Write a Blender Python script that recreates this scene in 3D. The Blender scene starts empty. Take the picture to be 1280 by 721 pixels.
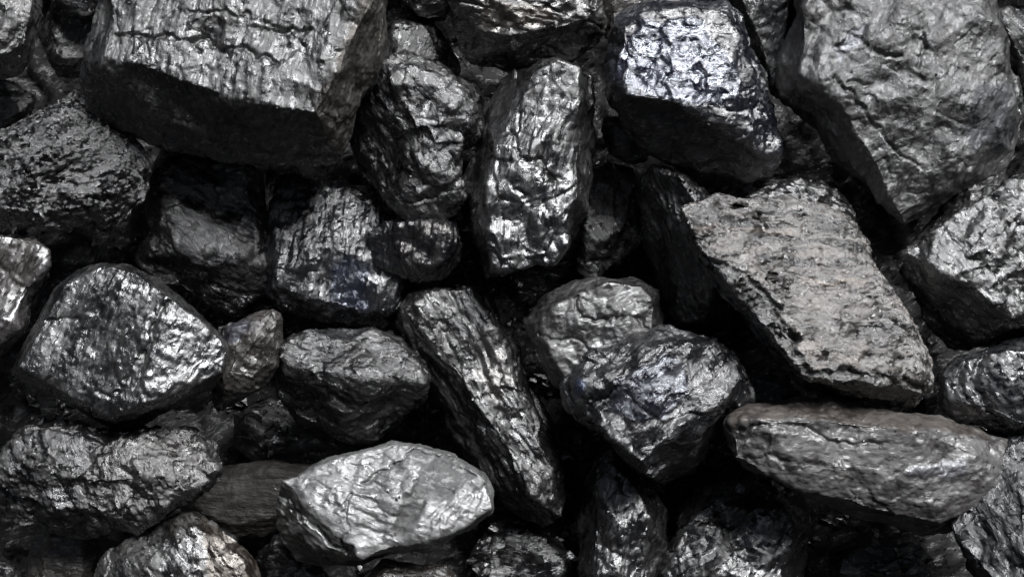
import bpy, math
import numpy as np
from mathutils import Matrix, Vector

# ------------------------------------------------------------------ frame
# The heap's face is the local XY plane (x right, y up the slope, z out of the
# slope).  One unit below is half a millimetre of coal.
U = 0.0005
H = 2000.0
TILT = math.radians(44)
RX = Matrix.Rotation(TILT, 4, 'X')
scene = bpy.context.scene
C = scene.collection

def P(x, y, z):
    k = (H - z) / H
    return ((x - 640.0) * k, (360.5 - y) * k, z)

# ------------------------------------------------------------------ noise
_r = np.random.RandomState(7)
PERM = np.concatenate([_r.permutation(256)] * 3).astype(np.int32)
GR = _r.normal(size=(256, 3)); GR /= np.linalg.norm(GR, axis=1)[:, None]
GR = GR.astype(np.float32)
RV = _r.uniform(-1, 1, size=(256, 4)).astype(np.float32)

def hsh(i, j, k):
    return PERM[PERM[PERM[i & 255] + (j & 255)] + (k & 255)]

def perlin(p):
    f = np.floor(p); i = f.astype(np.int32); r = (p - f).astype(np.float32)
    u = r * r * r * (r * (r * 6 - 15) + 10)
    out = np.zeros(len(p), np.float32)
    for dx in (0, 1):
        wx = u[:, 0] if dx else 1 - u[:, 0]
        for dy in (0, 1):
            wy = u[:, 1] if dy else 1 - u[:, 1]
            for dz in (0, 1):
                wz = u[:, 2] if dz else 1 - u[:, 2]
                g = GR[hsh(i[:, 0] + dx, i[:, 1] + dy, i[:, 2] + dz)]
                out += wx * wy * wz * (g[:, 0] * (r[:, 0] - dx) + g[:, 1] * (r[:, 1] - dy) + g[:, 2] * (r[:, 2] - dz))
    return out * 1.6

def fbm(p, n=3, gain=0.5):
    a, s = 1.0, 0
    for _ in range(n):
        s = s + a * perlin(p); p = p * 2.03 + 11.7; a *= gain
    return s

def facet(p, slope=1.0):
    """conchoidal chips: every Voronoi cell is a plane with its own tilt; also the distance to the cell's edge"""
    f = np.floor(p).astype(np.int32)
    n = len(p)
    b1 = np.full(n, 9e9, np.float32); b2 = b1.copy(); val = np.zeros(n, np.float32)
    for dx in (-1, 0, 1):
        for dy in (-1, 0, 1):
            for dz in (-1, 0, 1):
                h = hsh(f[:, 0] + dx, f[:, 1] + dy, f[:, 2] + dz)
                rv = RV[h]
                d = p - (f + np.array((dx, dy, dz))) - 0.5 - rv[:, :3] * 0.46
                q = (d * d).sum(1).astype(np.float32)
                v = (d * GR[(h * 7 + 3) & 255]).sum(1).astype(np.float32) * slope + rv[:, 3] * 0.06
                m = q < b1
                b2 = np.where(m, b1, np.minimum(b2, q))
                val = np.where(m, v, val)
                b1 = np.where(m, q, b1)
    return val, np.sqrt(b2) - np.sqrt(b1)

def planes(p):
    """continuous broken planes: noise interpolated linearly over a simplex lattice, so flat facets meet in crisp ridges"""
    q = p + (p.sum(1) / 3.0)[:, None]
    f = np.floor(q); r = (q - f).astype(np.float32); i = f.astype(np.int32)
    o = np.argsort(-r, axis=1)
    rs = np.take_along_axis(r, o, 1)
    wts = [1 - rs[:, 0], rs[:, 0] - rs[:, 1], rs[:, 1] - rs[:, 2], rs[:, 2]]
    v = i.copy(); out = np.zeros(len(p), np.float32)
    rows = np.arange(len(p))
    for k in range(4):
        out += wts[k] * RV[hsh(v[:, 0], v[:, 1], v[:, 2]), 3]
        if k < 3: v[rows, o[:, k]] += 1
    return out

# ------------------------------------------------------------------ material
ALB = 0.16      # overall darkness of the coal
CHIP = 1.35
def coal_material(seed, col, col2, rough, ang, bedscale, spark, patch, bump, spec, dust, glint=0.9):
    m = bpy.data.materials.new('coal'); m.use_nodes = True
    nt = m.node_tree; N = nt.nodes; L = nt.links; N.clear()
    def nd(t, **kw):
        n = N.new(t)
        for k, v in kw.items():
            setattr(n, k, v)
        return n
    def val(sock, x):
        if hasattr(x, 'links'): L.new(x, sock)
        else: sock.default_value = x
    def math_(op, a, b=0.0, c=0.0, clamp=False):
        n = nd('ShaderNodeMath', operation=op, use_clamp=clamp)
        val(n.inputs[0], a); val(n.inputs[1], b); val(n.inputs[2], c)
        return n.outputs[0]
    def vmath(op, a, b=None, s=None):
        n = nd('ShaderNodeVectorMath', operation=op)
        val(n.inputs[0], a)
        if b is not None: val(n.inputs[1], b)
        if s is not None: val(n.inputs['Scale'], s)
        return n.outputs[0]
    def mapr(x, a, b, c, d):
        n = nd('ShaderNodeMapRange'); n.clamp = True
        val(n.inputs[0], x)
        for i, v in enumerate((a, b, c, d)): val(n.inputs[1 + i], v)
        return n.outputs[0]
    def noise(vec, scale, detail=4.0, rgh=0.6, dist=0.0):
        n = nd('ShaderNodeTexNoise'); L.new(vec, n.inputs['Vector'])
        n.inputs['Scale'].default_value = scale; n.inputs['Detail'].default_value = detail
        n.inputs['Roughness'].default_value = rgh; n.inputs['Distortion'].default_value = dist
        return n.outputs['Fac']
    tc = nd('ShaderNodeTexCoord')
    off = vmath('ADD', vmath('SCALE', tc.outputs['Object'], s=1.0 / U), (seed * 137.3, seed * 71.9, seed * 33.1))
    warp = nd('ShaderNodeTexNoise'); L.new(off, warp.inputs['Vector']); warp.inputs['Scale'].default_value = 0.02; warp.inputs['Detail'].default_value = 2
    wv = vmath('SCALE', vmath('SUBTRACT', warp.outputs['Color'], (0.5, 0.5, 0.5)), s=26.0)
    wp = vmath('ADD', off, wv)
    rot = nd('ShaderNodeVectorRotate', rotation_type='EULER_XYZ'); L.new(wp, rot.inputs['Vector'])
    rot.inputs['Rotation'].default_value = (0.35, 0.2, -math.radians(ang))
    st = vmath('MULTIPLY', rot.outputs['Vector'], (0.14, 1.0, 0.3))      # stretched along the bedding
    st2 = vmath('MULTIPLY', rot.outputs['Vector'], (0.4, 1.0, 0.6))
    # bright (vitrain) and dull (durain) bands, patches; tone also paints lit and shaded faces
    band = noise(st, 0.05 * bedscale, 3.0, 0.55)
    blot = noise(off, 0.016, 5.0, 0.62, 0.4)
    fine = noise(off, 0.16, 5.0, 0.7)
    mixp = math_('ADD', math_('MULTIPLY', band, 0.55), math_('MULTIPLY', blot, 0.45))
    tn = nd('ShaderNodeAttribute', attribute_name='tone').outputs['Fac']
    ti = nd('ShaderNodeAttribute', attribute_name='tint').outputs['Fac']
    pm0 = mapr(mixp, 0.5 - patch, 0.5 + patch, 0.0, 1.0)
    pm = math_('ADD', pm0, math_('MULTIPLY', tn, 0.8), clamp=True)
    cm = nd('ShaderNodeMix', data_type='RGBA'); val(cm.inputs[0], pm)
    cm.inputs[6].default_value = (*[c * ALB for c in col], 1); cm.inputs[7].default_value = (*[c * ALB for c in col2], 1)
    # fine mineral grain over the bands
    gm = nd('ShaderNodeMix', data_type='RGBA', blend_type='MULTIPLY'); gm.inputs[0].default_value = 1.0
    t1 = nd('ShaderNodeMix', data_type='RGBA', blend_type='MULTIPLY'); L.new(cm.outputs[2], t1.inputs[6])
    L.new(math_('MULTIPLY', ti, 1.0, clamp=True), t1.inputs[0]); t1.inputs[7].default_value = (1.5, 1.2, 0.92, 1)
    t2 = nd('ShaderNodeMix', data_type='RGBA', blend_type='MULTIPLY'); L.new(t1.outputs[2], t2.inputs[6])
    L.new(math_('MULTIPLY', ti, -1.0, clamp=True), t2.inputs[0]); t2.inputs[7].default_value = (0.8, 0.95, 1.9, 1)
    t3 = nd('ShaderNodeMix', data_type='RGBA', blend_type='MULTIPLY'); L.new(t2.outputs[2], t3.inputs[6])
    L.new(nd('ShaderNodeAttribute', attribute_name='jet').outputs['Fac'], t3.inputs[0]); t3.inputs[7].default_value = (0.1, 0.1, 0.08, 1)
    L.new(t3.outputs[2], gm.inputs[6])
    gv = mapr(fine, 0.3, 0.72, 0.55, 1.5)
    comb = nd('ShaderNodeCombineXYZ')
    for i in range(3): L.new(gv, comb.inputs[i])
    L.new(comb.outputs[0], gm.inputs[7])
    # dust film in blotches
    dm = nd('ShaderNodeMix', data_type='RGBA')
    dn = noise(off, 0.03, 6.0, 0.7)
    dfac = mapr(dn, 0.5, 0.68, 0.0, dust); L.new(dfac, dm.inputs[0])
    L.new(gm.outputs[2], dm.inputs[6]); dm.inputs[7].default_value = (0.036, 0.034, 0.032, 1)
    # roughness
    rn = math_('SUBTRACT', math_('ADD', math_('MULTIPLY', fine, 0.4), math_('MULTIPLY', pm0, 0.6)), math_('MULTIPLY', tn, 0.1))
    body = mapr(rn, 0.36, 0.64, 0.13 + rough[0] * 0.75, 0.14 + rough[1] * 0.75)
    gl = mapr(noise(st2, 0.16, 3.0, 0.6, 0.3), 0.5, 0.56, 0.0, glint)
    r_ = math_('MULTIPLY', body, math_('SUBTRACT', 1.0, math_('MULTIPLY', gl, 0.66)))
    r_ = math_('ADD', r_, math_('MULTIPLY', dfac, 0.2))
    r_ = math_('MAXIMUM', math_('SUBTRACT', r_, mapr(tn, -1.5, 0.0, -0.16, 0.035)), 0.12)
    # micro chips: every cell has its own tilt
    nrm = nd('ShaderNodeNewGeometry').outputs['Normal']
    acc = nrm
    for sc, k in ((0.03, 0.22), (0.085, 0.5), (0.2, 0.12)):
        v = nd('ShaderNodeTexVoronoi', feature='F1'); L.new(st2, v.inputs['Vector'])
        v.inputs['Scale'].default_value = sc; v.inputs['Randomness'].default_value = 1.0
        t = vmath('SCALE', vmath('SUBTRACT', v.outputs['Color'], (0.5, 0.5, 0.5)), s=math_('MULTIPLY', mapr(tn, 0.0, 1.0, k * spark * CHIP, k * spark * CHIP * 0.45), math_('MULTIPLY_ADD', gl, 1.0, 0.75)))
        acc = vmath('ADD', acc, t)
    acc = vmath('NORMALIZE', acc)
    hn = math_('ADD', math_('ADD', math_('MULTIPLY', noise(st, 0.13 * bedscale, 5.0, 0.62), 0.45 + 0.9 * ((seed * 7) % 10) / 10.0), math_('MULTIPLY', noise(off, 0.055, 8.0, 0.7, 0.4), 0.7 + 0.6 * ((seed * 3) % 10) / 10.0)),
               math_('MULTIPLY', noise(off, 0.3, 4.0, 0.65), 0.36))
    bp = nd('ShaderNodeBump'); bp.inputs['Strength'].default_value = 1.0; bp.inputs['Distance'].default_value = U * 3.0 * bump
    L.new(hn, bp.inputs['Height']); L.new(acc, bp.inputs['Normal'])
    b = nd('ShaderNodeBsdfPrincipled')
    L.new(dm.outputs[2], b.inputs['Base Color']); L.new(r_, b.inputs['Roughness'])
    L.new(bp.outputs['Normal'], b.inputs['Normal'])
    sa = nd('ShaderNodeMix', data_type='RGBA'); sa.inputs[6].default_value = (1, 1, 1, 1); sa.inputs[7].default_value = (0.74, 0.82, 1.0, 1)
    L.new(math_('MULTIPLY', ti, -1.0, clamp=True), sa.inputs[0])
    sb = nd('ShaderNodeMix', data_type='RGBA'); L.new(sa.outputs[2], sb.inputs[6]); sb.inputs[7].default_value = (1.0, 0.88, 0.76, 1)
    L.new(math_('MULTIPLY', ti, 1.0, clamp=True), sb.inputs[0]); L.new(sb.outputs[2], b.inputs['Specular Tint'])
    L.new(math_('ADD', spec + 0.1, math_('ADD', mapr(tn, -1.5, 1.5, -0.5, 0.6), math_('MULTIPLY', gl, 0.25))), b.inputs['IOR'])
    o = nd('ShaderNodeOutputMaterial'); L.new(b.outputs[0], o.inputs[0])
    return m

# ------------------------------------------------------------------ lumps
import bmesh
count = [0]
VOX = 1.85

def hull_into(bm, pts):
    tmp = bmesh.new()
    for p in pts: tmp.verts.new(p)
    bmesh.ops.convex_hull(tmp, input=tmp.verts)
    loose = [v for v in tmp.verts if not v.link_faces]
    bmesh.ops.delete(tmp, geom=loose, context='VERTS')
    bmesh.ops.recalc_face_normals(tmp, faces=tmp.faces)
    me = bpy.data.meshes.new('t'); tmp.to_mesh(me); tmp.free()
    bm.from_mesh(me); bpy.data.meshes.remove(me)

def displace(co, no, seed, ang, big, bed, bedw, fac, grain, crack, groove):
    s = np.array((seed * 37.1, seed * 91.7, seed * 53.3))
    p = co + s
    a = math.radians(ang); ca, sa = math.cos(a), math.sin(a)
    w = p + 6 * np.stack([perlin(p / 60 + 3.1), perlin(p / 60 + 19.4), perlin(p / 60 + 47.8)], 1)
    d = 0.6 * big * fbm(p / 85.0, 2)
    f1, e1 = facet(w / 52.0)
    f2, e2 = facet(w / 21.0 + 5.3)
    d += 0.3 * fbm(p / 34.0 + 41, 2, 0.4)
    d += 0.4 * fac[0] * f1 + 0.22 * fac[1] * f2
    w3 = p + 7 * np.stack([perlin(p / 40 + 13.1), perlin(p / 40 + 29.4), perlin(p / 40 + 57.8)], 1)
    ra = RV[(seed * 5) % 256, :3]; a1 = Matrix.Rotation(float(ra[0]) * 3, 3, Vector((float(ra[1]), float(ra[2]), 0.5)))
    w3 = w3 @ np.array(a1).T
    d += 1.9 * fac[0] * planes(w3 / 62.0) + 0.75 * fac[1] * planes(w3 / 27.0 + 4.4) + 0.24 * fac[1] * planes(w3 / 11.5 + 9.1)
    u = w[:, 0] * ca + w[:, 1] * sa
    v = -w[:, 0] * sa + w[:, 1] * ca
    z = w[:, 2]
    vv = v * 0.92 + z * 0.39; zz = z * 0.92 - v * 0.39
    n = fbm(np.stack([u / (bedw * 8), vv / bedw, zz / (bedw * 4)], 1), 3, 0.55)
    d += 0.3 * bed * n
    n2 = perlin(np.stack([u / (bedw * 11) + 7, vv / (bedw * 2.6), zz / (bedw * 6)], 1))
    d -= 0.7 * groove * np.clip(1 - np.abs(n2) * 7, 0, 1) * np.clip(perlin(p / 55 + 31) * 2 + 0.5, 0, 1)
    d -= 0.2 * crack * np.clip(1 - e1 / 0.07, 0, 1) * np.clip(perlin(p / 70 + 8) * 3 + 0.2, 0, 1)
    d += 0.5 * grain * fbm(p / 9.0, 2, 0.6) + 0.18 * min(grain, 3) * planes(w3 / 5.2 + 2.7)
    return co + no * d[:, None]

def seg_dist(q, pts, closed):
    best = np.full(len(q), 9e9)
    n = len(pts)
    for i in range(n if closed else n - 1):
        a = np.array(pts[i], float); b = np.array(pts[(i + 1) % n], float)
        t = np.clip(((q - a) @ (b - a)) / max(1e-6, (b - a) @ (b - a)), 0, 1)
        best = np.minimum(best, np.linalg.norm(q - a - t[:, None] * (b - a), axis=1))
    return best

def sdf(q, poly):
    ins = np.zeros(len(q), bool)
    n = len(poly)
    for i in range(n):
        (x0, y0), (x1, y1) = poly[i], poly[(i + 1) % n]
        c_ = (y0 > q[:, 1]) != (y1 > q[:, 1])
        ins ^= c_ & (q[:, 0] < (x1 - x0) * (q[:, 1] - y0) / ((y1 - y0) or 1e-9) + x0)
    return np.where(ins, -1, 1) * seg_dist(q, poly, True)

GROUP = 'coal lumps in the heap'

def lump(label, o, rim, t, th=110, glint=0.9, vox=None, extra=None, sm=9, dz=0,
         col=(0.022, 0.022, 0.024), col2=(0.04, 0.04, 0.042), rough=(0.28, 0.6), ang=0.0, bedscale=1.0,
         spark=0.5, patch=0.12, bmp=0.9, marks=(), cracks=(), spec=1.75, dust=0.3,
         big=7, bed=2.0, bedw=7.0, fac=(7, 4.5), grain=1.8, crack=3.0, groove=1.0):
    count[0] += 1
    if dz < 0: spec -= 0.15  # recessed lumps reflect less: their shade put into the material
    seed = count[0]
    o3 = [q if len(q) == 3 else (q[0], q[1], rim) for q in o]
    o3 = [(q[0], q[1], q[2] + dz) for q in o3]; t = [(q[0], q[1], q[2] + dz) for q in t]; rim += dz
    cx = sum(q[0] for q in o3) / len(o3); cy = sum(q[1] for q in o3) / len(o3)
    # broken faces run out close to the lump's outline
    t = [(cx + (q[0] - cx) * 1.075, cy + (q[1] - cy) * 1.075, q[2]) for q in t]
    pts = [P(*q) for q in o3] + [P(*q) for q in t]
    for q in o3:
        pts.append(P(cx + (q[0] - cx) * 0.93, cy + (q[1] - cy) * 0.93, q[2] - th * 0.45))
        pts.append(P(cx + (q[0] - cx) * 0.66, cy + (q[1] - cy) * 0.66, min(q[2], rim) - th))
    bm = bmesh.new()
    hull_into(bm, pts)
    for e in (extra or []):
        hull_into(bm, [P(*q) for q in e])
    c = Vector(P(cx, cy, rim - th * 0.3))
    bmesh.ops.translate(bm, verts=bm.verts, vec=-c)
    me = bpy.data.meshes.new('cage'); bm.to_mesh(me); bm.free()
    ob = bpy.data.objects.new('coal_lump', me); C.objects.link(ob)
    r = ob.modifiers.new('r', 'REMESH'); r.mode = 'VOXEL'; r.voxel_size = vox or VOX; r.use_smooth_shade = True
    s = ob.modifiers.new('s', 'SMOOTH'); s.factor = 0.5; s.iterations = 2
    dg = bpy.context.evaluated_depsgraph_get()
    me2 = bpy.data.meshes.new_from_object(ob.evaluated_get(dg))
    ob.modifiers.clear(); ob.data = me2; bpy.data.meshes.remove(me)
    me2.name = 'coal_lump'
    n = len(me2.vertices)
    co = np.empty(n * 3, np.float32); me2.vertices.foreach_get('co', co); co = co.reshape(-1, 3)
    no = np.empty(n * 3, np.float32); me2.vertex_normals.foreach_get('vector', no); no = no.reshape(-1, 3)
    co = displace(co.astype(np.float64), no, seed, ang, big, bed, bedw, fac, grain, crack, groove)
    tone = np.zeros(n, np.float32); tint = np.zeros(n, np.float32); jet = np.zeros(n, np.float32)
    if marks or cracks:
        g = co + np.array(c)
        k = H / (H - g[:, 2])
        q = np.stack([g[:, 0] * k + 640.0, 360.5 - g[:, 1] * k], 1)
        wob = np.stack([fbm(g / 26 + seed, 3, 0.6), fbm(g / 26 + seed + 50, 3, 0.6)], 1) * 7.0
        q = q + wob
        up = np.clip((no[:, 2] + 0.25) / 0.3, 0, 1)
        dz = np.zeros(n)
        for poly, hgt, tn, ti in marks:  # marks paint shaded sides darker and lit facets brighter, beside own-colour patches
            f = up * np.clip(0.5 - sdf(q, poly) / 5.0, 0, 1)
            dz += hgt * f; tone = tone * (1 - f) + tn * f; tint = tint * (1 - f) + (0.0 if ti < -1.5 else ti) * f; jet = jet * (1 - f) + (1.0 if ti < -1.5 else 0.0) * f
        for line, depth, hw in cracks:
            dl = seg_dist(q, line, False) / (max(hw * 1.2, 3.0) * (1 + 0.7 * perlin(g / 18 + 3)))
            dz -= up * depth * np.clip(1 - dl, 0, 1) ** 0.7
        co = co + np.array((0.0, 0.0, 1.0)) * dz[:, None]
    for nm, arr in (('tone', tone), ('tint', tint), ('jet', jet)):
        at = me2.attributes.new(nm, 'FLOAT', 'POINT'); at.data.foreach_set('value', arr.astype(np.float32))
    me2.vertices.foreach_set('co', (co * U).astype(np.float32).ravel()); me2.update()
    me2.polygons.foreach_set('use_smooth', np.ones(len(me2.polygons), bool))
    me2.materials.clear()
    me2.materials.append(coal_material(seed, col, col2, rough, ang, bedscale, spark, patch, bmp, spec, dust, glint))
    ob.matrix_world = RX @ Matrix.Translation(c * U)
    ob['label'] = label; ob['category'] = 'coal lump'; ob['group'] = GROUP
    return ob

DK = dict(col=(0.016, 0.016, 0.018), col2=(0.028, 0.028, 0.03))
BR = dict(col=(0.1, 0.085, 0.073), col2=(0.15, 0.13, 0.114))
BL = dict(col=(0.02, 0.022, 0.032), col2=(0.035, 0.037, 0.045))

# --- top row
lump('huge grey slab with vertical ripple grooves and black underside, filling the upper left',
     [(140, -60, 0), (132, 20, 10), (116, 72, 10), (97, 103, -15), (108, 140, -40), (150, 162, -55), (215, 188, -60), (300, 205, -65), (380, 202, -55),
      (425, 208, -50), (438, 188, -40), (452, 145, -30), (478, 60, -20), (490, -60, -20)], -40,
     [(150, -60, 40), (145, 20, 52), (140, 74, 52), (185, 84, 62), (235, 104, 68), (290, 122, 72), (350, 135, 76), (388, 140, 76), (404, 108, 74), (424, 68, 70), (452, 10, 64), (464, -60, 60)],
     th=150, sm=6, ang=80, bed=4.5, bedw=9, groove=2, fac=(5, 4), big=4, crack=7, col=(0.035, 0.035, 0.036), col2=(0.055, 0.055, 0.056), dust=0.25, rough=(0.42, 0.7), spark=0.45,
     bmp=0.75, cracks=[([(150,45),(200,48),(258,51),(275,62),(300,56),(318,70),(345,78)],7,3),([(315,35),(350,42),(392,41)],6,2.5),([(238,50),(250,66)],5,2),([(270,55),(283,70)],5,2),([(200,20),(260,14),(310,20)],4,2),([(180,48),(186,66)],4,2)], marks=[([(404,108),(424,68),(452,0),(500,-60),(500,60),(450,150),(437,212),(395,190),(390,142)],0,-0.2,0.5)], glint=0.7)
lump('round pitted speckled lump at the left edge under the huge grooved slab',
     [(-45, 185), (0, 170), (40, 140), (95, 114), (122, 130), (150, 165), (185, 190), (193, 212), (188, 242), (160, 275), (130, 287), (80, 291), (0, 290), (-45, 280)], -75,
     [(-30, 200, -30), (30, 165, -30), (90, 140, -38), (130, 165, -40), (150, 215, -38), (110, 255, -30), (40, 262, -26), (-30, 255, -26), (60, 205, -12)],
     th=130, sm=16, grain=8, spark=1.8, bed=1.2, fac=(3, 4), crack=0, groove=0, ang=20, dust=0.2, bmp=1.4, rough=(0.2, 0.5))
lump('pale grey lump with rounded lower edge, cut off by the top left corner',
     [(-50, -50), (42, -50), (53, 0), (48, 40), (36, 74), (24, 90), (0, 97), (-50, 98)], -60,
     [(-50, -50, -10), (35, -45, -20), (42, 0, -18), (30, 55, -15), (0, 70, -12), (-50, 72, -8)], col=(0.05, 0.049, 0.047), col2=(0.07, 0.069, 0.066), dust=0.6, ang=60)
lump('dim dark lump wedged between the pale top left corner lump and the huge grooved slab',
     [(62, -10), (130, 12), (140, 50), (128, 95), (104, 108), (72, 96), (56, 66), (46, 45)], -125,
     [(70, 10, -100), (125, 30, -100), (120, 75, -98), (80, 70, -96)], th=100, vox=2.5, ang=55, **DK, dz=-42)
lump('small black lump with broken tip at the top edge beside the huge grooved slab',
     [(60, -40), (140, -40), (138, 0), (110, 20), (85, 14), (60, 2)], -95, [(75, -30, -75), (125, -30, -75), (118, 2, -80), (80, 0, -80)], th=70, vox=2.5, ang=10, **DK)
lump('dull shadowed lump at the left edge between pale corner lump and round pitted one',
     [(-40, 95), (20, 104), (45, 122), (40, 150), (0, 185), (-40, 190)], -135, [(-40, 115, -110), (15, 120, -110), (25, 140, -112), (-20, 165, -112)], th=90, vox=2.5, ang=30, **DK, dz=-80)
lump('shadowed twisted lump behind the knobbly lump, beside the huge slab\'s upper right edge',
     [(486, 22), (515, 10), (545, 24), (562, 55), (570, 90), (540, 110), (480, 100), (470, 60)], -130, [(495, 35, -100), (530, 32, -100), (548, 70, -102), (500, 80, -100)], th=90, vox=2.5, ang=60, **DK, dz=-51)
lump('small black lump deep in the top gap left of the overhanging top centre lump',
     [(495, -40), (570, -40), (575, 10), (560, 30), (530, 25), (500, 8)], -150, [(505, -30, -130), (555, -30, -130), (550, 8, -132), (515, 0, -132)], th=80, vox=3, ang=0, **DK)
lump('knobbly glossy lump with a notched right side, touching the huge slab\'s right flank',
     [(446, 115, -140), (478, 76), (515, 74), (560, 85), (592, 110), (607, 145), (600, 166), (583, 180), (520, 200), (440, 180, -150)], -80,
     [(478, 105, -58), (490, 92, -42), (520, 90, -38), (560, 104, -40), (585, 130, -46), (580, 152, -46), (520, 160, -22), (545, 128, -28)],
     extra=[[P_ for P_ in ((440, 140, -145), (500, 120, -50), (530, 140, -28), (572, 170, -45), (578, 215, -60), (580, 246, -80), (566, 264, -90), (543, 269, -100), (508, 262, -100), (470, 237, -140), (438, 215, -155), (432, 190, -155),
                                (520, 205, -38), (545, 180, -32), (558, 225, -52), (460, 150, -190), (560, 250, -190), (560, 150, -190))]],
     sm=8, ang=-50, big=9, fac=(8, 6), bed=2.5, bedw=9, spark=0.6,
     marks=[([(528,118),(552,125),(546,152),(522,150)],-3,1,0),([(440,150),(490,150),(512,200),(480,238),(436,212)],-4,-0.6,0)])
lump('overhanging lump with brownish glossy face and black layered underside, at the top centre edge',
     [(558, -50), (757, -50), (759, 20), (752, 40, -75), (748, 64, -100), (700, 76, -105), (650, 86, -110), (600, 90, -110), (580, 84, -105), (564, 50, -80), (557, 10)], -60,
     [(575, -50, -15), (740, -50, -15), (745, 15, -25), (730, 30, -30), (690, 38, -28), (640, 44, -28), (600, 44, -32), (578, 20, -30), (570, -10, -20)],
     th=130, ang=-15, bed=3.5, bedw=7, sm=5, big=5, col=(0.035, 0.033, 0.03), col2=(0.055, 0.05, 0.046), rough=(0.24, 0.5), groove=5,
     marks=[([(600,0),(680,5),(700,25),(650,42),(600,34)],0,0.6,0.4)])
lump('tall upright lump with a long waist and bright glossy lower face, standing at upper centre',
     [(622, 100, -80), (650, 84, -60), (690, 72, -50), (725, 77, -50), (745, 90), (751, 122), (746, 168), (731, 205), (724, 250), (718, 300), (712, 323), (690, 336), (640, 350, -90), (605, 353, -95), (597, 330, -95), (591, 285, -95),
      (581, 240, -95), (584, 200, -95), (600, 160, -95)], -70,
     [(662, 100, -18), (695, 84, -18), (722, 92, -20), (730, 125, -28), (715, 195, -22), (706, 300, -18), (690, 322, -18), (640, 330, -22), (620, 325, -26), (616, 270, -20), (614, 215, -18), (635, 150, -20), (660, 250, -4), (672, 130, -8)],
     th=140, sm=12, ang=74, bed=3.4, bedw=10, big=9, fac=(7, 3), grain=1.0, rough=(0.26, 0.5), spark=0.3, col=(0.024, 0.024, 0.026), col2=(0.045, 0.045, 0.046), crack=6,
     bmp=0.5, cracks=[([(638,170),(645,192),(668,198),(690,225),(700,250)],7,2.5),([(640,230),(660,250)],3,2)], marks=[([(618,215),(640,203),(668,205),(705,250),(712,310),(690,324),(630,324),(610,280)],2,0.45,0),([(690,90),(745,95),(748,165),(725,225),(702,215),(678,165)],0,-0.6,0)], glint=0.7)
lump('blue tinted lump with mirror-bright grooved ledge above a glossy black lower face',
     [(758, 60), (774, 22), (810, 4), (860, -4), (905, 2), (930, 20), (942, 50), (956, 90), (966, 150), (973, 190), (961, 216, -60), (940, 224, -70), (905, 220, -75), (850, 206, -75), (800, 188, -70), (775, 163, -60), (765, 130, -45), (754, 92)], -35,
     [(785, 35, 15), (815, 18, 20), (860, 12, 20), (900, 18, 18), (922, 45, 15), (935, 90, 10), (945, 150, -5), (950, 190, -20), (772, 100, 10), (790, 118, 30), (840, 128, 38), (885, 132, 35), (920, 140, 20), (780, 70, 15), (850, 70, 34), (905, 80, 26)],
     th=150, sm=7, ang=-8, bed=2.2, fac=(4, 7), spark=0.4, rough=(0.14, 0.4), col=(0.018, 0.02, 0.034), col2=(0.03, 0.032, 0.05), spec=1.9, dust=0.15, crack=6,
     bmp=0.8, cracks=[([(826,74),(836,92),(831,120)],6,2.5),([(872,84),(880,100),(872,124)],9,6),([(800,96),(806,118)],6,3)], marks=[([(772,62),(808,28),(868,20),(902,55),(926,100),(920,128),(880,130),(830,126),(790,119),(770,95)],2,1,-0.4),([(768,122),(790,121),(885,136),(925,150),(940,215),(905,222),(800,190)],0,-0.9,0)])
lump('little rounded dim lump peeping out under the blue tinted glossy lump\'s lower left edge',
     [(758, 150), (785, 154), (812, 175), (808, 200), (785, 206), (762, 192)], -140, [(770, 160, -115), (792, 170, -115), (790, 192, -118), (770, 182, -118)], th=70, vox=2.5, col=(0.03, 0.03, 0.032))
lump('flat brownish lump tucked along the top edge, behind the blue tinted glossy lump',
     [(752, -50), (870, -50), (880, 5), (840, 14), (800, 22), (772, 34), (756, 50), (748, 10)], -105, [(765, -40, -80), (860, -40, -80), (850, 2, -82), (800, 8, -82), (770, 22, -85)], th=90, vox=2.5, ang=15, **BR)
lump('dark twisted lump at the top edge between blue tinted lump and largest right lump',
     [(900, -40), (975, -40), (1000, -5), (1005, 40), (1000, 100), (980, 128), (960, 120), (945, 80), (930, 30)], -95,
     [(915, -30, -65), (965, -30, -65), (985, 20, -66), (978, 80, -68), (965, 105, -75), (945, 40, -66)], th=100, ang=55, bed=3, bedw=10, rough=(0.25, 0.5), col=(0.022, 0.022, 0.023), col2=(0.034, 0.034, 0.035), dz=-25)
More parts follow.
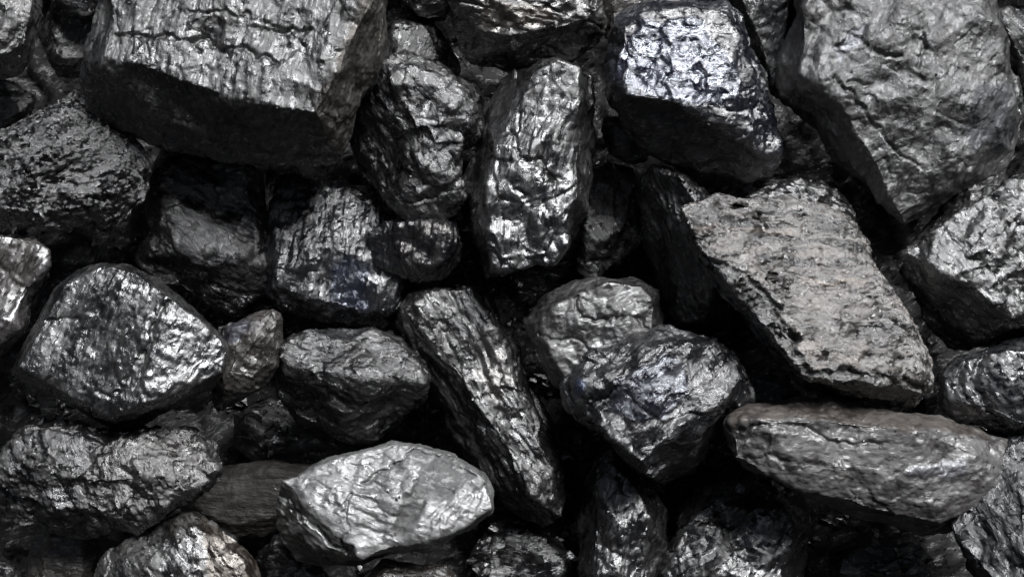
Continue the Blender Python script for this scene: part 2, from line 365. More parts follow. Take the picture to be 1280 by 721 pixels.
lump('largest lump on the right, broad matt grey cracked face tapering to a blunt lower point',
     [(1002, -60), (1225, -60), (1240, 20), (1256, 60), (1278, 110), (1283, 150), (1272, 190), (1246, 214), (1202, 232), (1172, 256), (1150, 276), (1132, 286), (1108, 270, -75), (1078, 230, -80), (1038, 180, -80), (1000, 137, -75), (978, 120, -65), (974, 98, -55), (990, 50), (1000, 5)], -50,
     [(1020, -60, 5), (1210, -60, 15), (1228, 30, 15), (1245, 80, 10), (1258, 130, 2), (1248, 175, -4), (1200, 212, -8), (1150, 246, -14), (1126, 262, -20), (1050, 120, 26), (1010, 95, 8), (1012, 40, 8), (1090, 190, 14), (1180, 110, 34), (1100, 60, 32)],
     th=160, sm=10, ang=65, bed=1.3, fac=(6, 5), big=8, spark=0.45, rough=(0.5, 0.76), col=(0.028, 0.028, 0.0285), col2=(0.04, 0.04, 0.04), patch=0.25, crack=2, dust=0.4, groove=1,
     bmp=0.8, cracks=[([(1150,15),(1153,60),(1147,84)],6,2),([(1070,45),(1095,60),(1126,76)],6,2.5),([(1048,100),(1075,135),(1100,165),(1122,192)],6,2.5),([(1190,55),(1225,35)],5,2),([(1120,188),(1150,210)],4,2),([(1060,105),(1090,106)],5,2)], marks=[([(1222,105),(1266,110),(1268,180),(1210,192),(1205,150)],0,-0.6,-0.2),([(1066,35),(1088,28),(1076,58),(1050,78),(1045,65)],-3,0.9,-0.3)], glint=0.55)
lump('small dim lump in the top right corner above the narrow glossy edge lump',
     [(1232, -50), (1300, -50), (1300, 0), (1278, 14), (1248, 18), (1234, -5)], -85, [(1245, -40, -65), (1300, -40, -65), (1285, -2, -68), (1250, 0, -68)], th=80, vox=2.5, ang=30, dz=-34)
lump('narrow glossy lump at the right edge, squeezed beside the largest lump\'s upper right side',
     [(1240, 20), (1262, 8), (1310, 28), (1320, 100), (1300, 160), (1282, 130), (1262, 75)], -110, [(1256, 28, -85), (1300, 40, -82), (1305, 95, -85), (1285, 110, -88), (1270, 62, -86)], th=100, vox=2.5, ang=-50, dz=-17)

# --- second row
lump('lumpy dark angular block with a dull shadowed top, below the huge slab\'s left underside',
     [(208, 190, -130), (300, 195, -130), (324, 212), (329, 270), (343, 335), (336, 362), (290, 392, -135), (250, 374, -135), (230, 362), (205, 356), (172, 325), (178, 300), (196, 262), (200, 225)], -115,
     [(215, 205, -95), (300, 210, -95), (310, 260, -86), (318, 300, -80), (300, 318, -72), (240, 308, -66), (205, 300, -76), (212, 255, -80), (328, 335, -95), (250, 350, -98)],
     th=120, sm=8, ang=-35, fac=(8, 6), spark=0.6, rough=(0.25, 0.55), col=(0.02, 0.02, 0.023), col2=(0.032, 0.032, 0.034), dz=-76)
lump('broad dark lump with vertical ridges, blue sheen and a brownish nose at its right end',
     [(345, 215, -140), (420, 225, -140), (480, 240, -130), (500, 290), (502, 330), (506, 360), (500, 386), (481, 413, -120), (440, 407, -125), (400, 400, -125), (365, 387, -125), (345, 381), (331, 366), (335, 320), (338, 270)], -110,
     [(355, 240, -118), (420, 240, -118), (470, 262, -100), (480, 320, -82), (492, 345, -84), (484, 385, -86), (440, 384, -82), (390, 372, -82), (352, 356, -84), (350, 300, -90), (410, 310, -72), (450, 320, -70)],
     th=120, sm=7, ang=78, bed=6, bedw=8, fac=(5, 4), groove=4, spark=0.4, rough=(0.2, 0.45), col=(0.018, 0.019, 0.028), col2=(0.03, 0.031, 0.036), spec=1.65,
     extra=[[(452,292,-125),(478,272,-112),(505,263,-112),(560,269,-110),(577,284,-112),(585,305,-114),(578,327,-118),(560,346,-120),(525,353,-125),(500,340,-125),(470,332,-130),(486,292,-92),(515,279,-84),(556,285,-84),(571,303,-88),(562,322,-92),(530,333,-94),(500,316,-96),(470,285,-190),(560,290,-190),(555,330,-190),(480,330,-190)]], marks=[([(490,285),(560,270),(590,300),(570,345),(525,345),(500,325)],0,-0.2,0.25),([(415,325),(462,332),(470,388),(440,396),(408,380)],0,0.45,-0.6),([(461,345),(484,345),(478,396),(459,396)],3,1.1,-0.1)], dz=-58)
lump('dim lump with lit lower facet between tall upright lump and black striated wedge',
     [(722, 245), (735, 215), (762, 200), (792, 210), (806, 240), (808, 275), (812, 300), (780, 312), (756, 326), (741, 347), (725, 342), (720, 290)], -120,
     [(738, 240, -92), (765, 220, -92), (790, 240, -92), (785, 280, -94), (750, 300, -94), (735, 320, -98), (735, 280, -92)], th=100, vox=2.5, ang=-45, col=(0.026, 0.026, 0.027), col2=(0.036, 0.036, 0.037), dz=-90)
lump('black striated wedge with steep shadowed face, against the left end of the brown banded slab',
     [(794, 240, -110), (813, 208), (848, 216, -60), (885, 240, -60), (900, 300, -60), (900, 340, -70), (906, 388, -90), (882, 404, -100), (846, 413, -130), (830, 396, -140), (824, 350, -140), (808, 310, -130)], -100,
     [(822, 216, -40), (850, 224, -5), (868, 250, 0), (888, 300, -8), (892, 345, -35), (880, 392, -70), (850, 400, -95)], th=130, sm=6, ang=-72, bed=3.0, bedw=5, fac=(4, 3), **DK, dz=-17)
lump('brown banded slab with sandy sparkling grain and black broken lower edge, right of centre',
     [(850, 262, -15), (880, 246, -20), (900, 243, -25), (960, 247, -28), (1010, 254, -30), (1056, 265, -34), (1082, 300, -28), (1106, 345, -20), (1136, 405), (1162, 455), (1167, 490, -30), (1146, 510, -45), (1100, 507, -60), (1040, 493, -60), (1000, 482, -65), (983, 457, -60), (958, 417, -55), (923, 377, -50), (888, 352, -40), (862, 310, -30)], -10,
     [(864, 268, 14), (905, 251, 2), (960, 254, -3), (1010, 262, -8), (1052, 274, -12), (1074, 305, -4), (1096, 350, 8), (1122, 410, 24), (1146, 458, 34), (1140, 484, 30), (1085, 470, 62), (1010, 465, 66), (1000, 440, 62), (975, 402, 58), (932, 352, 48), (888, 318, 38)],
     th=120, sm=5, ang=-4, bed=2.0, bedw=4.5, fac=(4, 4), big=7, grain=4.5, spark=1.9, rough=(0.24, 0.6), bedscale=1.5, col=(0.08, 0.074, 0.07), col2=(0.62, 0.565, 0.52), patch=0.06, spec=1.95, dust=0.0, crack=3,
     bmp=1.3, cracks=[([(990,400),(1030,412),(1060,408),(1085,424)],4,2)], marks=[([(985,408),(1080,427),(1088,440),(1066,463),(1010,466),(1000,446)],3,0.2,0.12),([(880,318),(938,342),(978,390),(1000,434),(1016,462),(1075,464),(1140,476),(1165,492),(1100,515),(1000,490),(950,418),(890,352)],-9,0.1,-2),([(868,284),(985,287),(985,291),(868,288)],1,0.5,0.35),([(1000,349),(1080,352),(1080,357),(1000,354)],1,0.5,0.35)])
lump('flaky black lump with loose bright chips, behind the upper edge of the brown banded slab',
     [(925, 250), (955, 228), (990, 218), (1030, 222), (1062, 252), (1085, 300), (1060, 320), (980, 300), (930, 280)], -70, [(950, 245, -40), (990, 232, -35), (1028, 240, -36), (1055, 270, -42), (1000, 270, -34)], th=90, sm=4, spark=1.2, rough=(0.12, 0.4), fac=(6, 8), col=(0.03, 0.03, 0.03), col2=(0.06, 0.06, 0.06), ang=-25,
     marks=[([(972,231),(990,234),(986,244),(974,241)],4,1.6,0),([(1000,250),(1018,256),(1012,263),(1000,258)],4,1.6,0),([(1030,262),(1048,270),(1040,276)],3,1.4,0),([(955,240),(964,238),(962,246)],3,1.4,0)])
lump('sharp-edged lump with crumpled light grey face and deep black underside, at the right edge',
     [(1320, 200), (1252, 220), (1202, 244), (1166, 270), (1140, 290), (1121, 316), (1124, 335, -60), (1150, 400, -130), (1185, 440, -150), (1250, 440, -150), (1330, 430, -140)], -45,
     [(1320, 218, -5), (1255, 236, 0), (1205, 262, 4), (1160, 292, 0), (1136, 316, -15), (1180, 340, 12), (1240, 374, 12), (1264, 394, 5), (1325, 380, 5), (1230, 310, 24)],
     th=120, sm=5, ang=-50, fac=(7, 7), spark=0.6, bed=2.5, bedw=9, rough=(0.25, 0.5), col=(0.036, 0.036, 0.036), col2=(0.055, 0.055, 0.054),
     marks=[([(1150,296),(1200,262),(1330,215),(1330,380),(1262,392),(1180,338)],0,0.35,0)])

# --- third row
lump('brown-faced slab with mirror-bright chipped right edge, cut off by the left side',
     [(-50, 288), (0, 289), (50, 294), (71, 314), (63, 345), (42, 385), (16, 425), (0, 447), (-50, 470)], -60,
     [(-50, 298, -15), (0, 299, -15), (42, 304, -15), (58, 316, -18), (46, 345, -12), (20, 388, -8), (0, 420, -8), (-50, 440, -8)], th=110, sm=4, ang=62, spark=0.4, rough=(0.4, 0.7), col=(0.1, 0.086, 0.077), col2=(0.15, 0.132, 0.12), bed=0.6, groove=0, crack=0, patch=0.2,
     bmp=0.35, marks=[([(-40,400),(10,395),(28,365),(50,335),(70,312),(66,345),(42,390),(10,430),(-50,470)],3,1.3,-0.1),([(-50,290),(20,292),(8,312),(-50,330)],0,0.8,0)])
lump('big grey lump with bright smeared facets and dark diagonal bands, at left',
     [(14, 466), (26, 438), (46, 400), (70, 360), (95, 335), (130, 324), (162, 330), (192, 345), (227, 370), (262, 405), (286, 430), (288, 455), (271, 486, -55), (230, 507, -70), (180, 532, -75), (150, 541, -75), (124, 531, -70), (100, 511, -60), (65, 491, -50), (30, 477, -45)], -40,
     [(34, 456, -12), (58, 410, -8), (85, 362, -8), (128, 338, -6), (165, 346, 6), (203, 370, 22), (252, 410, 4), (276, 437, -8), (268, 463, -2), (222, 484, 18), (176, 500, 28), (140, 517, 8), (95, 494, 2)],
     th=140, sm=7, ang=62, bed=2.0, bedw=9, fac=(2.5, 2), big=2, crack=0, groove=0, spark=0.35, rough=(0.24, 0.52), col=(0.028, 0.029, 0.031), col2=(0.058, 0.058, 0.059), patch=0.1, dust=0.3,
     bmp=0.6, cracks=[([(208,380),(190,410),(178,440),(170,482)],6,3),([(62,402),(80,398),(98,396)],4,2),([(120,495),(150,492)],4,2)], marks=[([(210,385),(250,408),(282,436),(272,462),(240,478),(183,497),(176,478),(184,448),(196,415)],3,0.75,0),([(172,402),(188,392),(180,428),(167,455),(155,480),(142,462),(146,436)],3,1,0),([(32,456),(58,415),(95,380),(112,382),(88,420),(62,455),(45,466)],0,0.7,0),([(120,335),(145,332),(150,345),(128,352)],0,0.6,0)], glint=0.7)
lump('small light brown wedge leaning on the right end of the big smeared-facet lump',
     [(272, 408), (310, 393), (344, 379), (356, 389), (353, 425), (351, 460), (336, 482, -100), (302, 506, -110), (270, 517, -110), (262, 490, -100)], -80,
     [(292, 410, -55), (340, 391, -52), (345, 408, -50), (338, 452, -56), (318, 472, -62), (285, 470, -56), (315, 430, -42)], th=90, sm=6, ang=50, **BR, rough=(0.3, 0.55),
     marks=[([(275,410),(310,395),(316,405),(280,440)],-4,-0.8,-0.5)])
lump('squat dark block with sparkling grey top and blackish front, just left of centre',
     [(348, 432), (366, 414), (410, 411), (452, 411), (502, 419), (527, 434), (539, 470), (536, 502, -90), (510, 527, -105), (470, 549, -110), (440, 556, -110), (400, 545, -110), (368, 520, -100), (344, 495, -90), (341, 465)], -80,
     [(362, 434, -50), (410, 424, -50), (455, 424, -50), (502, 434, -48), (520, 455, -46), (520, 480, -48), (455, 472, -30), (410, 464, -30), (360, 470, -45), (440, 510, -62)],
     th=110, sm=6, ang=-15, fac=(7, 6), spark=0.7, rough=(0.22, 0.55), col=(0.02, 0.02, 0.021), col2=(0.034, 0.034, 0.035), dz=-37)
lump('long diagonal lump with splintered black left side, running down from the centre of the heap',
     [(494, 400), (510, 374), (545, 359), (590, 354), (612, 370), (632, 410), (657, 470), (682, 520), (702, 560), (708, 600), (702, 645), (682, 660, -130), (640, 645, -140), (600, 602, -140), (565, 542, -140), (540, 500, -135), (528, 450, -125), (504, 415, -120)], -105,
     [(510, 398, -80), (548, 374, -76), (588, 370, -76), (612, 412, -70), (636, 470, -66), (662, 530, -66), (685, 580, -72), (685, 630, -80), (660, 610, -66), (620, 540, -58), (578, 472, -60), (535, 425, -70)],
     th=120, sm=6, ang=-58, bed=6, bedw=8, groove=7, fac=(5, 4), spark=0.45, rough=(0.24, 0.5), col=(0.026, 0.025, 0.025), col2=(0.042, 0.04, 0.039),
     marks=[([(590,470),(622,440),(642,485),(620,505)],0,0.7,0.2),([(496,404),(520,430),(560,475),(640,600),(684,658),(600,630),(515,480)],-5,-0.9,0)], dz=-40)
lump('flat-topped grey lump with a thin crack across it, behind the blue-grey fractured lump at centre',
     [(658, 402), (680, 374), (720, 351), (760, 344), (800, 347), (826, 360), (834, 395), (828, 430), (780, 470), (740, 500), (716, 495), (690, 478), (671, 440)], -75,
     [(680, 405, -45), (695, 385, -40), (725, 366, -38), (762, 357, -38), (800, 361, -40), (815, 380, -40), (812, 420, -34), (760, 440, -28), (710, 470, -36), (692, 440, -38)],
     th=120, sm=7, ang=15, bed=1.6, fac=(4, 4), big=4, spark=0.3, rough=(0.45, 0.7), col=(0.034, 0.033, 0.033), col2=(0.052, 0.05, 0.049), crack=1, groove=0,
     bmp=0.5, cracks=[([(720,374),(730,394),(762,399),(788,394),(812,408)],6,1.8),([(672,418),(720,424),(735,440)],4,2)], dz=-17, glint=0.5)
lump('blue-grey fractured lump with pointed gravelly black lower tip, right of centre',
     [(710, 482), (738, 448), (790, 420), (840, 410), (892, 414), (922, 435), (940, 470), (942, 500), (916, 527, -70), (890, 558, -85), (862, 587, -90), (830, 607, -90), (800, 591, -80), (770, 561, -65), (740, 531, -50), (716, 507, -45)], -40,
     [(730, 480, -10), (795, 436, -6), (884, 432, -6), (918, 480, -12), (893, 505, 8), (846, 532, 20), (804, 572, 4), (770, 545, 4), (812, 470, 24)],
     th=140, sm=3, ang=40, bed=1.5, fac=(7, 5), spark=0.65, rough=(0.2, 0.5), col=(0.03, 0.031, 0.036), col2=(0.05, 0.052, 0.058), crack=5,
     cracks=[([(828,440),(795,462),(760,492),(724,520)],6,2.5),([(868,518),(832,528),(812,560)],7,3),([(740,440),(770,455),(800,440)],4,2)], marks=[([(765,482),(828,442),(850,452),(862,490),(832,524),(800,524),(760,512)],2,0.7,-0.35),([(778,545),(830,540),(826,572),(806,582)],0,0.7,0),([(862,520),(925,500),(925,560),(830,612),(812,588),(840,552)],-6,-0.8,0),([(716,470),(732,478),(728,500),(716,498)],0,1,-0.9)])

# --- bottom rows
lump('bluish smooth domed lump with dark folded left flank, at the lower right edge',
     [(1168, 470), (1188, 446), (1230, 432), (1320, 412), (1320, 560), (1262, 556), (1240, 540), (1202, 518), (1170, 508)], -50,
     [(1184, 472, -25), (1205, 452, -12), (1240, 446, 0), (1320, 432, 4), (1320, 535, 0), (1268, 530, -4), (1232, 508, -2), (1190, 498, -25), (1265, 480, 14)], th=120, sm=12, ang=-60, **BL, fac=(5, 3), rough=(0.45, 0.75), spec=1.6, spark=0.35,
     bmp=0.45, cracks=[([(1235,440),(1215,470),(1230,505),(1255,530)],8,4),([(1205,450),(1195,480),(1212,505)],6,3)])
lump('long flat brown-grey slab with a smooth dusty upper rim, lying across the lower right',
     [(907, 527), (935, 506), (1000, 497), (1050, 496), (1110, 509), (1180, 519), (1262, 545), (1285, 570), (1275, 608), (1228, 642, -60), (1182, 664, -70), (1150, 667, -70), (1090, 647, -70), (1050, 628, -65), (1000, 617, -62), (960, 602, -60), (924, 582, -50), (908, 550)], -35,
     [(925, 530, 0), (1000, 506, -8), (1050, 505, -8), (1110, 518, -6), (1180, 530, -6), (1230, 550, -6), (960, 528, 26), (1050, 528, 32), (1150, 542, 30), (1215, 570, 14), (1234, 618, -12), (1165, 650, 2), (1085, 632, 8), (1045, 612, 14), (992, 602, 10), (928, 574, 6), (1150, 610, 24), (1060, 575, 30)],
     th=120, sm=6, ang=-7, bed=1.6, bedw=7, fac=(5, 4), big=4, spark=0.35, rough=(0.62, 0.9), glint=0.45, col=(0.075, 0.066, 0.062), col2=(0.11, 0.098, 0.092), dust=0.55,
     bmp=0.4, groove=0, crack=1, cracks=[([(922,536),(960,531),(1012,537),(1035,552),(1110,555)],5,2.5),([(1065,610),(1092,632)],3,1.5),([(930,575),(960,572),(990,580)],4,2.5)], marks=[([(905,512),(1000,490),(1050,488),(1130,508),(1260,545),(1180,540),(1080,532),(1000,521),(915,530)],0,-0.5,0.45),([(1132,590),(1152,580),(1205,576),(1210,590),(1155,600)],2,0.9,-0.25),([(1036,600),(1058,599),(1056,611),(1038,611)],2,0.8,0),([(1095,608),(1102,606),(1100,620),(1094,620)],2,0.8,0)])
lump('dark speckled lump filling the bottom right corner, overlapping the long flat brown-grey slab\'s right end',
     [(1244, 575), (1262, 545), (1320, 540), (1320, 780), (1245, 780), (1210, 700), (1188, 655), (1214, 622)], -10,
     [(1268, 585, 6), (1320, 570, 10), (1320, 780, 40), (1285, 780, 45), (1250, 700, 18), (1225, 658, 0), (1275, 640, 34), (1320, 640, 38)], th=140, sm=9, ang=-65, **BL, spec=1.5, spark=0.9, rough=(0.25, 0.6), bed=3)
lump('wide lump with glittering crumbly right half and black left end, at the lower left edge',
     [(-22, 600), (8, 552), (30, 530), (60, 526), (100, 538), (150, 545), (200, 539), (247, 539), (264, 555), (274, 585), (269, 607), (240, 622), (220, 647, -60), (190, 662, -65), (140, 672, -70), (90, 670, -70), (40, 661, -70), (0, 642, -60)], -45,
     [(-5, 600, -15), (22, 560, -10), (55, 546, -8), (100, 556, -2), (150, 566, 2), (200, 562, 2), (245, 560, -6), (256, 585, -4), (248, 602, 0), (195, 630, 8), (140, 640, -2), (80, 632, -6), (30, 625, -12), (130, 600, 22), (200, 595, 20)],
     th=130, sm=6, ang=-75, bed=2.0, bedw=10, fac=(7, 6), grain=4.5, spark=0.85, rough=(0.2, 0.52), col=(0.024, 0.024, 0.026), col2=(0.046, 0.045, 0.045), patch=0.08,
     marks=[([(125,548),(262,550),(272,602),(215,640),(110,655),(100,612)],0,0.45,0.1),([(-30,560),(50,562),(62,645),(-30,650)],0,-0.7,0),([(60,605),(85,612),(92,645),(70,645)],0,0.9,0)], bmp=1.1)
lump('plain dull brown flat lump lying deep in the gap left of the whitest-faced lump',
     [(225, 600), (262, 580), (340, 575), (400, 580), (420, 620), (360, 650), (330, 672), (290, 676), (250, 660), (228, 640)], -140,
     [(245, 608, -122), (340, 590, -122), (395, 600, -124), (330, 648, -120), (290, 655, -120), (255, 640, -121)], th=70, vox=2.5, ang=-5, fac=(2, 2), big=3, spark=0.15, rough=(0.6, 0.8), col=(0.03, 0.026, 0.022), col2=(0.04, 0.035, 0.03), dz=-85, glint=0.2, spec=1.3)
lump('whitest-faced lump with a flat silvery streaked top split by cracks, bottom centre-left',
     [(344, 632), (350, 604), (374, 589), (410, 572), (455, 557), (490, 547), (522, 552), (562, 565), (602, 590), (621, 613), (616, 640), (590, 662, -55), (560, 677, -60), (530, 687, -62), (490, 693, -65), (450, 702, -65), (400, 712, -70), (368, 702, -65), (350, 672, -55)], -35,
     [(362, 602, -6), (382, 594, -8), (415, 580, -12), (455, 567, -18), (490, 558, -22), (522, 563, -20), (560, 576, -10), (595, 598, 2), (608, 618, 6), (604, 636, 10), (560, 664, 16), (500, 674, 20), (455, 692, 20), (430, 674, 20), (395, 640, 12), (480, 620, 20)],
     th=120, sm=4, ang=-22, bed=2.2, bedw=4, fac=(3.5, 4), big=1.5, grain=0.8, spark=0.25, rough=(0.5, 0.66), col=(0.25, 0.25, 0.25), col2=(0.48, 0.48, 0.478), spec=1.6, dust=0.1, crack=0, groove=0,
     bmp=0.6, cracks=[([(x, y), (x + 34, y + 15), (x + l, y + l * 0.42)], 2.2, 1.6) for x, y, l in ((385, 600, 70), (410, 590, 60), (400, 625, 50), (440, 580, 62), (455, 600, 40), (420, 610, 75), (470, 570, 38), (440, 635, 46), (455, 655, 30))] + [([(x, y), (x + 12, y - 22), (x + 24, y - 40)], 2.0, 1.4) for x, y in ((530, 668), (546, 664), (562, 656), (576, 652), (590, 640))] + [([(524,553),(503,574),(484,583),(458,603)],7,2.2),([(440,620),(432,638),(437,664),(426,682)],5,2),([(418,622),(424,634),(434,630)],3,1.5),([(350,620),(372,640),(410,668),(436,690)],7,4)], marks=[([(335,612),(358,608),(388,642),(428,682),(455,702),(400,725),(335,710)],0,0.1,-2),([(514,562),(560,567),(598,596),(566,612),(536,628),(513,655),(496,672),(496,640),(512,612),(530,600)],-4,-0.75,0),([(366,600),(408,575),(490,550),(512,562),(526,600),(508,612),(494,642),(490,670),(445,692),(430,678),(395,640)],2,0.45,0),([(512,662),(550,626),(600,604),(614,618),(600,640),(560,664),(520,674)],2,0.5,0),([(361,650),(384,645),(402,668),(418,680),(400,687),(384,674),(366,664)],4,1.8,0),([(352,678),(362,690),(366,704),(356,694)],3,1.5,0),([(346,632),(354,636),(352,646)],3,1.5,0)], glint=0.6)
lump('low brown lump at the bottom edge, half hidden under the whitest-faced lump',
     [(450, 730), (478, 704), (530, 700), (562, 707), (585, 735), (570, 780), (455, 780)], -75, [(475, 725, -52), (530, 714, -50), (560, 728, -52), (555, 780, -48), (475, 780, -48)], th=80, ang=0, **BR, fac=(4, 3))
lump('bottom edge lump with grey left slope and sandy brown right half',
     [(104, 725), (125, 690), (170, 664), (215, 645), (246, 641), (276, 654), (302, 670), (322, 700), (336, 745), (310, 790), (100, 790)], -40,
     [(130, 725, -8), (175, 688, -2), (218, 666, 4), (245, 662, 4), (272, 676, 4), (298, 702, 0), (310, 745, 4), (290, 790, 10), (130, 790, 6), (240, 730, 28)], th=120, sm=9, ang=-60, bed=1.6, spark=0.55, col=(0.026, 0.026, 0.027), col2=(0.065, 0.058, 0.051), patch=0.06, dust=0.4,
     marks=[([(252,648),(305,662),(345,745),(340,790),(252,790),(258,705)],0,0.2,0.6),([(216,650),(250,648),(256,700),(236,716),(222,690)],0,0.7,0),([(100,700),(200,660),(215,690),(200,790),(90,790)],0,-0.5,0)])
lump('small dull grey-brown lump in the bottom left gap, beneath the wide glittering lump',
     [(40, 690), (54, 660), (105, 660), (122, 690), (112, 760), (30, 760)], -105, [(54, 690, -80), (65, 674, -80), (98, 676, -80), (102, 750, -80), (45, 750, -80)], th=80, vox=2.5, spark=0.3, rough=(0.4, 0.65), **BR, dz=-60)
lump('dark lump showing only its rounded shoulder in the bottom left corner',
     [(-40, 680), (0, 684), (22, 712), (20, 770), (-40, 770)], -90, [(-40, 695, -65), (-2, 700, -65), (8, 716, -66), (5, 770, -66), (-40, 770, -64)], th=80, vox=2.5)
lump('dark glossy lump in the bottom gap between sandy-half lump and whitest-faced lump',
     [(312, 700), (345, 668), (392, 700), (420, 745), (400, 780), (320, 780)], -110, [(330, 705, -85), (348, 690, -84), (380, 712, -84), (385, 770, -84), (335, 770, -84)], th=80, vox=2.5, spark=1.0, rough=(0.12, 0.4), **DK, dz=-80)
lump('black glittering lump at the bottom edge, under the tail of the long diagonal lump',
     [(592, 700), (612, 652), (655, 644), (695, 660), (720, 695), (718, 760), (600, 770)], -130, [(612, 695, -105), (628, 668, -104), (680, 674, -104), (698, 705, -104), (695, 755, -104), (615, 755, -104)], th=90, vox=2.5, spark=1.0, rough=(0.12, 0.42), **DK, dz=-95)
lump('upright dark lump with soft grey sheen, bottom edge below the pointed gravelly tip',
     [(726, 600), (744, 572), (770, 564), (800, 588), (822, 610), (836, 640), (826, 690), (815, 780), (722, 780), (728, 660)], -95,
     [(745, 610, -66), (768, 585, -62), (795, 610, -58), (808, 645, -58), (800, 690, -54), (795, 780, -50), (742, 780, -54), (745, 670, -56), (772, 650, -46)], th=110, sm=14, ang=70, spark=0.4, fac=(5, 4), rough=(0.28, 0.52),
     bmp=0.5, marks=[([(762,615),(800,608),(805,668),(762,672)],0,0.6,0)], dz=-85)
lump('broad dark lump with diagonal folds, bottom edge under the long flat slab',
     [(812, 720), (838, 650), (880, 608), (930, 592), (970, 605), (1008, 648), (1008, 692), (995, 780), (806, 780)], -105,
     [(840, 710, -70), (860, 660, -74), (892, 628, -80), (930, 616, -84), (965, 632, -76), (986, 656, -66), (980, 700, -56), (965, 780, -50), (830, 780, -60), (910, 690, -50)], th=110, sm=12, ang=42, bed=2.6, bedw=9, spark=0.4, rough=(0.26, 0.52),
     bmp=0.5, marks=[([(925,650),(992,648),(985,730),(905,725)],0,0.5,0),([(838,668),(858,660),(860,690),(840,690)],0,0.4,0)], dz=-80)
lump('barely lit lump deep in the black gap below the long flat slab',
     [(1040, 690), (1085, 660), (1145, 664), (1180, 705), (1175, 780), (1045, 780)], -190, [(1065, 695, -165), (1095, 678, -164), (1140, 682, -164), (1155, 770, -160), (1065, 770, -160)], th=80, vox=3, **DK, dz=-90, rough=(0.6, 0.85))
lump('small dark gravelly lump between blue-grey fractured lump and brown banded slab\'s lower edge',
     [(915, 470), (955, 445), (1000, 470), (1020, 505), (985, 530), (920, 525)], -120, [(935, 478, -98), (962, 465, -98), (998, 490, -98), (950, 508, -98)], th=80, vox=2.5, spark=0.9, **DK, dz=-59, rough=(0.4,0.7))
lump('black lump deep in the gap between the squat dark block and the whitest-faced lump',
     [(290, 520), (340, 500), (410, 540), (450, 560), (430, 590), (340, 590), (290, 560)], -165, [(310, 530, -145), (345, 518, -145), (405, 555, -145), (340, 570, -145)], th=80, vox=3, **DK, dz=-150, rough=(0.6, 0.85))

# ------------------------------------------------------------------ the slope under the lumps
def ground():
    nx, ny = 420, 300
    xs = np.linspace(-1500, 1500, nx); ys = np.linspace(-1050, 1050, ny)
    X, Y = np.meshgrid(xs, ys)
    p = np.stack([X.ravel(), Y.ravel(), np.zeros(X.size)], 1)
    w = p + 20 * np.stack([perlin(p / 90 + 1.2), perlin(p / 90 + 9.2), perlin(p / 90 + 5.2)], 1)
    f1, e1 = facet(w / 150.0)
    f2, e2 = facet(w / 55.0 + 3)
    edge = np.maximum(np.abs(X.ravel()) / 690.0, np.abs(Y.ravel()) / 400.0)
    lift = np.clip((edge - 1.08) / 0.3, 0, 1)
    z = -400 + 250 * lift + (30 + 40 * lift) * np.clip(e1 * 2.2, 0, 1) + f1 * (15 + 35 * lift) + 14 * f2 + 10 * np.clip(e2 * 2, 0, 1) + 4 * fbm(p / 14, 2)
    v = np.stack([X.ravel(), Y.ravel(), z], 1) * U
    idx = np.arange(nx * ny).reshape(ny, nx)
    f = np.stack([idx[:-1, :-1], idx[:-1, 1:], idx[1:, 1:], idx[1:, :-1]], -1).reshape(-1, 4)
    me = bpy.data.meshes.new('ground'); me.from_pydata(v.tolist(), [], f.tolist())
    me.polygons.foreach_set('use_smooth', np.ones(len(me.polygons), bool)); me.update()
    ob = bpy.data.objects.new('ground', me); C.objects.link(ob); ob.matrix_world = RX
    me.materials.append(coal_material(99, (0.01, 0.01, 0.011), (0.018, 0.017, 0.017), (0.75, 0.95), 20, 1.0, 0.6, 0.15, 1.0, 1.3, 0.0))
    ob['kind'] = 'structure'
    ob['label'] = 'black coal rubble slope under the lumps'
ground()

# ------------------------------------------------------------------ crumbs of coal caught in the gaps
def crumbs():
    rng = np.random.RandomState(11)
    bpy.context.view_layer.update()
    dg = bpy.context.evaluated_depsgraph_get()
    bm = bmesh.new()
    dirv = -(RX.to_3x3() @ Vector((0, 0, 1)))
    inv = RX.inverted()
    placed = 0
    for _ in range(11000):
        x, y = rng.uniform(-720, 720), rng.uniform(-420, 420)
        hit, loc, nor, _i, ob, _m = scene.ray_cast(dg, RX @ Vector((x * U, y * U, 150 * U)), dirv)
        if not hit: continue
        z = (inv @ loc).z / U
        nz = (inv.to_3x3() @ nor).z
        deep = z < -215
        if nz < 0.7 or (not deep and rng.rand() > 0.07): continue
        if deep and rng.rand() > 0.75: continue
        sz = (rng.uniform(3, 6) + 7 * rng.rand() ** 4) if deep else rng.uniform(0.7, 1.9)
        tmp = [bm.verts.new((inv @ loc) / U + Vector(rng.normal(size=3) * sz * np.array((0.75, 0.6, 0.5))) + Vector((0, 0, sz * 0.35))) for _k in range(9)]
        r = bmesh.ops.convex_hull(bm, input=tmp)
        bmesh.ops.delete(bm, geom=[v for v in tmp if v.is_valid and not v.link_faces], context='VERTS')
        placed += 1
        if placed >= 1800: break
    bmesh.ops.scale(bm, vec=(U, U, U), verts=bm.verts)
    me = bpy.data.meshes.new('coal_crumbs'); bm.to_mesh(me); bm.free()
    ob = bpy.data.objects.new('coal_crumbs', me); C.objects.link(ob); ob.matrix_world = RX
    me.materials.append(coal_material(77, (0.03, 0.03, 0.031), (0.06, 0.059, 0.058), (0.2, 0.5), 0, 1.0, 0.7, 0.15, 0.5, 1.8, 0.2))
    ob['kind'] = 'stuff'; ob['label'] = 'loose black coal crumbs caught in the gaps between the lumps'; ob['category'] = 'coal crumbs'
crumbs()

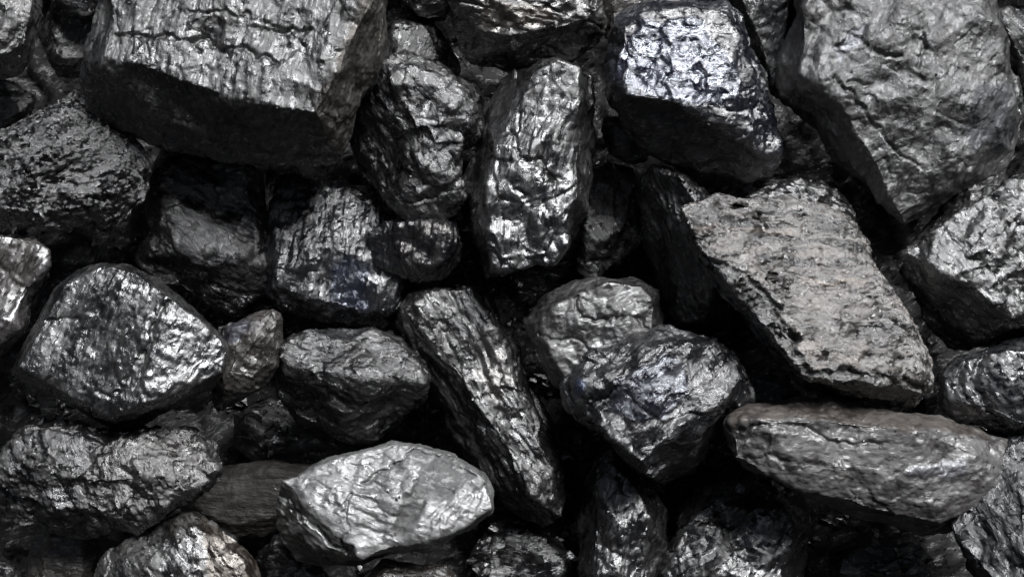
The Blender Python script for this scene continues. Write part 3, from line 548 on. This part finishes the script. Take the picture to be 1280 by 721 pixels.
# ------------------------------------------------------------------ light, sky, camera
SUN_EL = math.radians(73)
SUN_AZ = math.radians(105)    # high, so from up the slope and a little to the right as the heap sees it
w = bpy.data.worlds.new('World'); scene.world = w; w.use_nodes = True
nt = w.node_tree
sky = nt.nodes.new('ShaderNodeTexSky'); sky.sky_type = 'NISHITA'; sky.sun_disc = False
sky.sun_elevation = SUN_EL; sky.sun_rotation = SUN_AZ
sky.air_density = 1.0; sky.dust_density = 2.0; sky.ozone_density = 0.6
bg = nt.nodes['Background']; hs = nt.nodes.new('ShaderNodeHueSaturation'); hs.inputs['Saturation'].default_value = 0.6      # milky overcast
nt.links.new(sky.outputs[0], hs.inputs['Color']); 
# an overcast sky is brightest overhead and dim at the horizon
tcw = nt.nodes.new('ShaderNodeTexCoord'); sx = nt.nodes.new('ShaderNodeSeparateXYZ'); nt.links.new(tcw.outputs['Generated'], sx.inputs[0])
mr = nt.nodes.new('ShaderNodeMapRange'); nt.links.new(sx.outputs['Z'], mr.inputs[0])
mr.inputs[1].default_value = 0.42; mr.inputs[2].default_value = 1.0; mr.inputs[3].default_value = 0.02; mr.inputs[4].default_value = 1.0
vm = nt.nodes.new('ShaderNodeVectorMath'); vm.operation = 'SCALE'; nt.links.new(hs.outputs[0], vm.inputs[0]); nt.links.new(mr.outputs[0], vm.inputs['Scale'])
nt.links.new(vm.outputs[0], bg.inputs[0]); bg.inputs[1].default_value = 0.05
ld = bpy.data.lights.new('sun', 'SUN'); ld.energy = 5.0; ld.angle = math.radians(26); ld.color = (0.985, 0.99, 1.0)
lo = bpy.data.objects.new('sun', ld); C.objects.link(lo)
d = Vector((math.sin(SUN_AZ) * math.cos(SUN_EL), math.cos(SUN_AZ) * math.cos(SUN_EL), math.sin(SUN_EL)))
lo.rotation_euler = d.to_track_quat('Z', 'Y').to_euler(); lo.location = d * 3

cd = bpy.data.cameras.new('camera'); co = bpy.data.objects.new('camera', cd); C.objects.link(co)
co.matrix_world = RX @ Matrix.Translation((0, 0, H * U))
cd.sensor_width = 36; cd.lens = 36 * H / 1280.0; cd.clip_start = 0.01; cd.clip_end = 100
scene.camera = co

vs = scene.view_settings
vs.view_transform = 'Standard'; vs.look = 'None'; vs.gamma = 1; vs.exposure = 1.02; vs.use_curve_mapping = False
scene.cycles.use_denoising = True
scene.cycles.max_bounces = 4
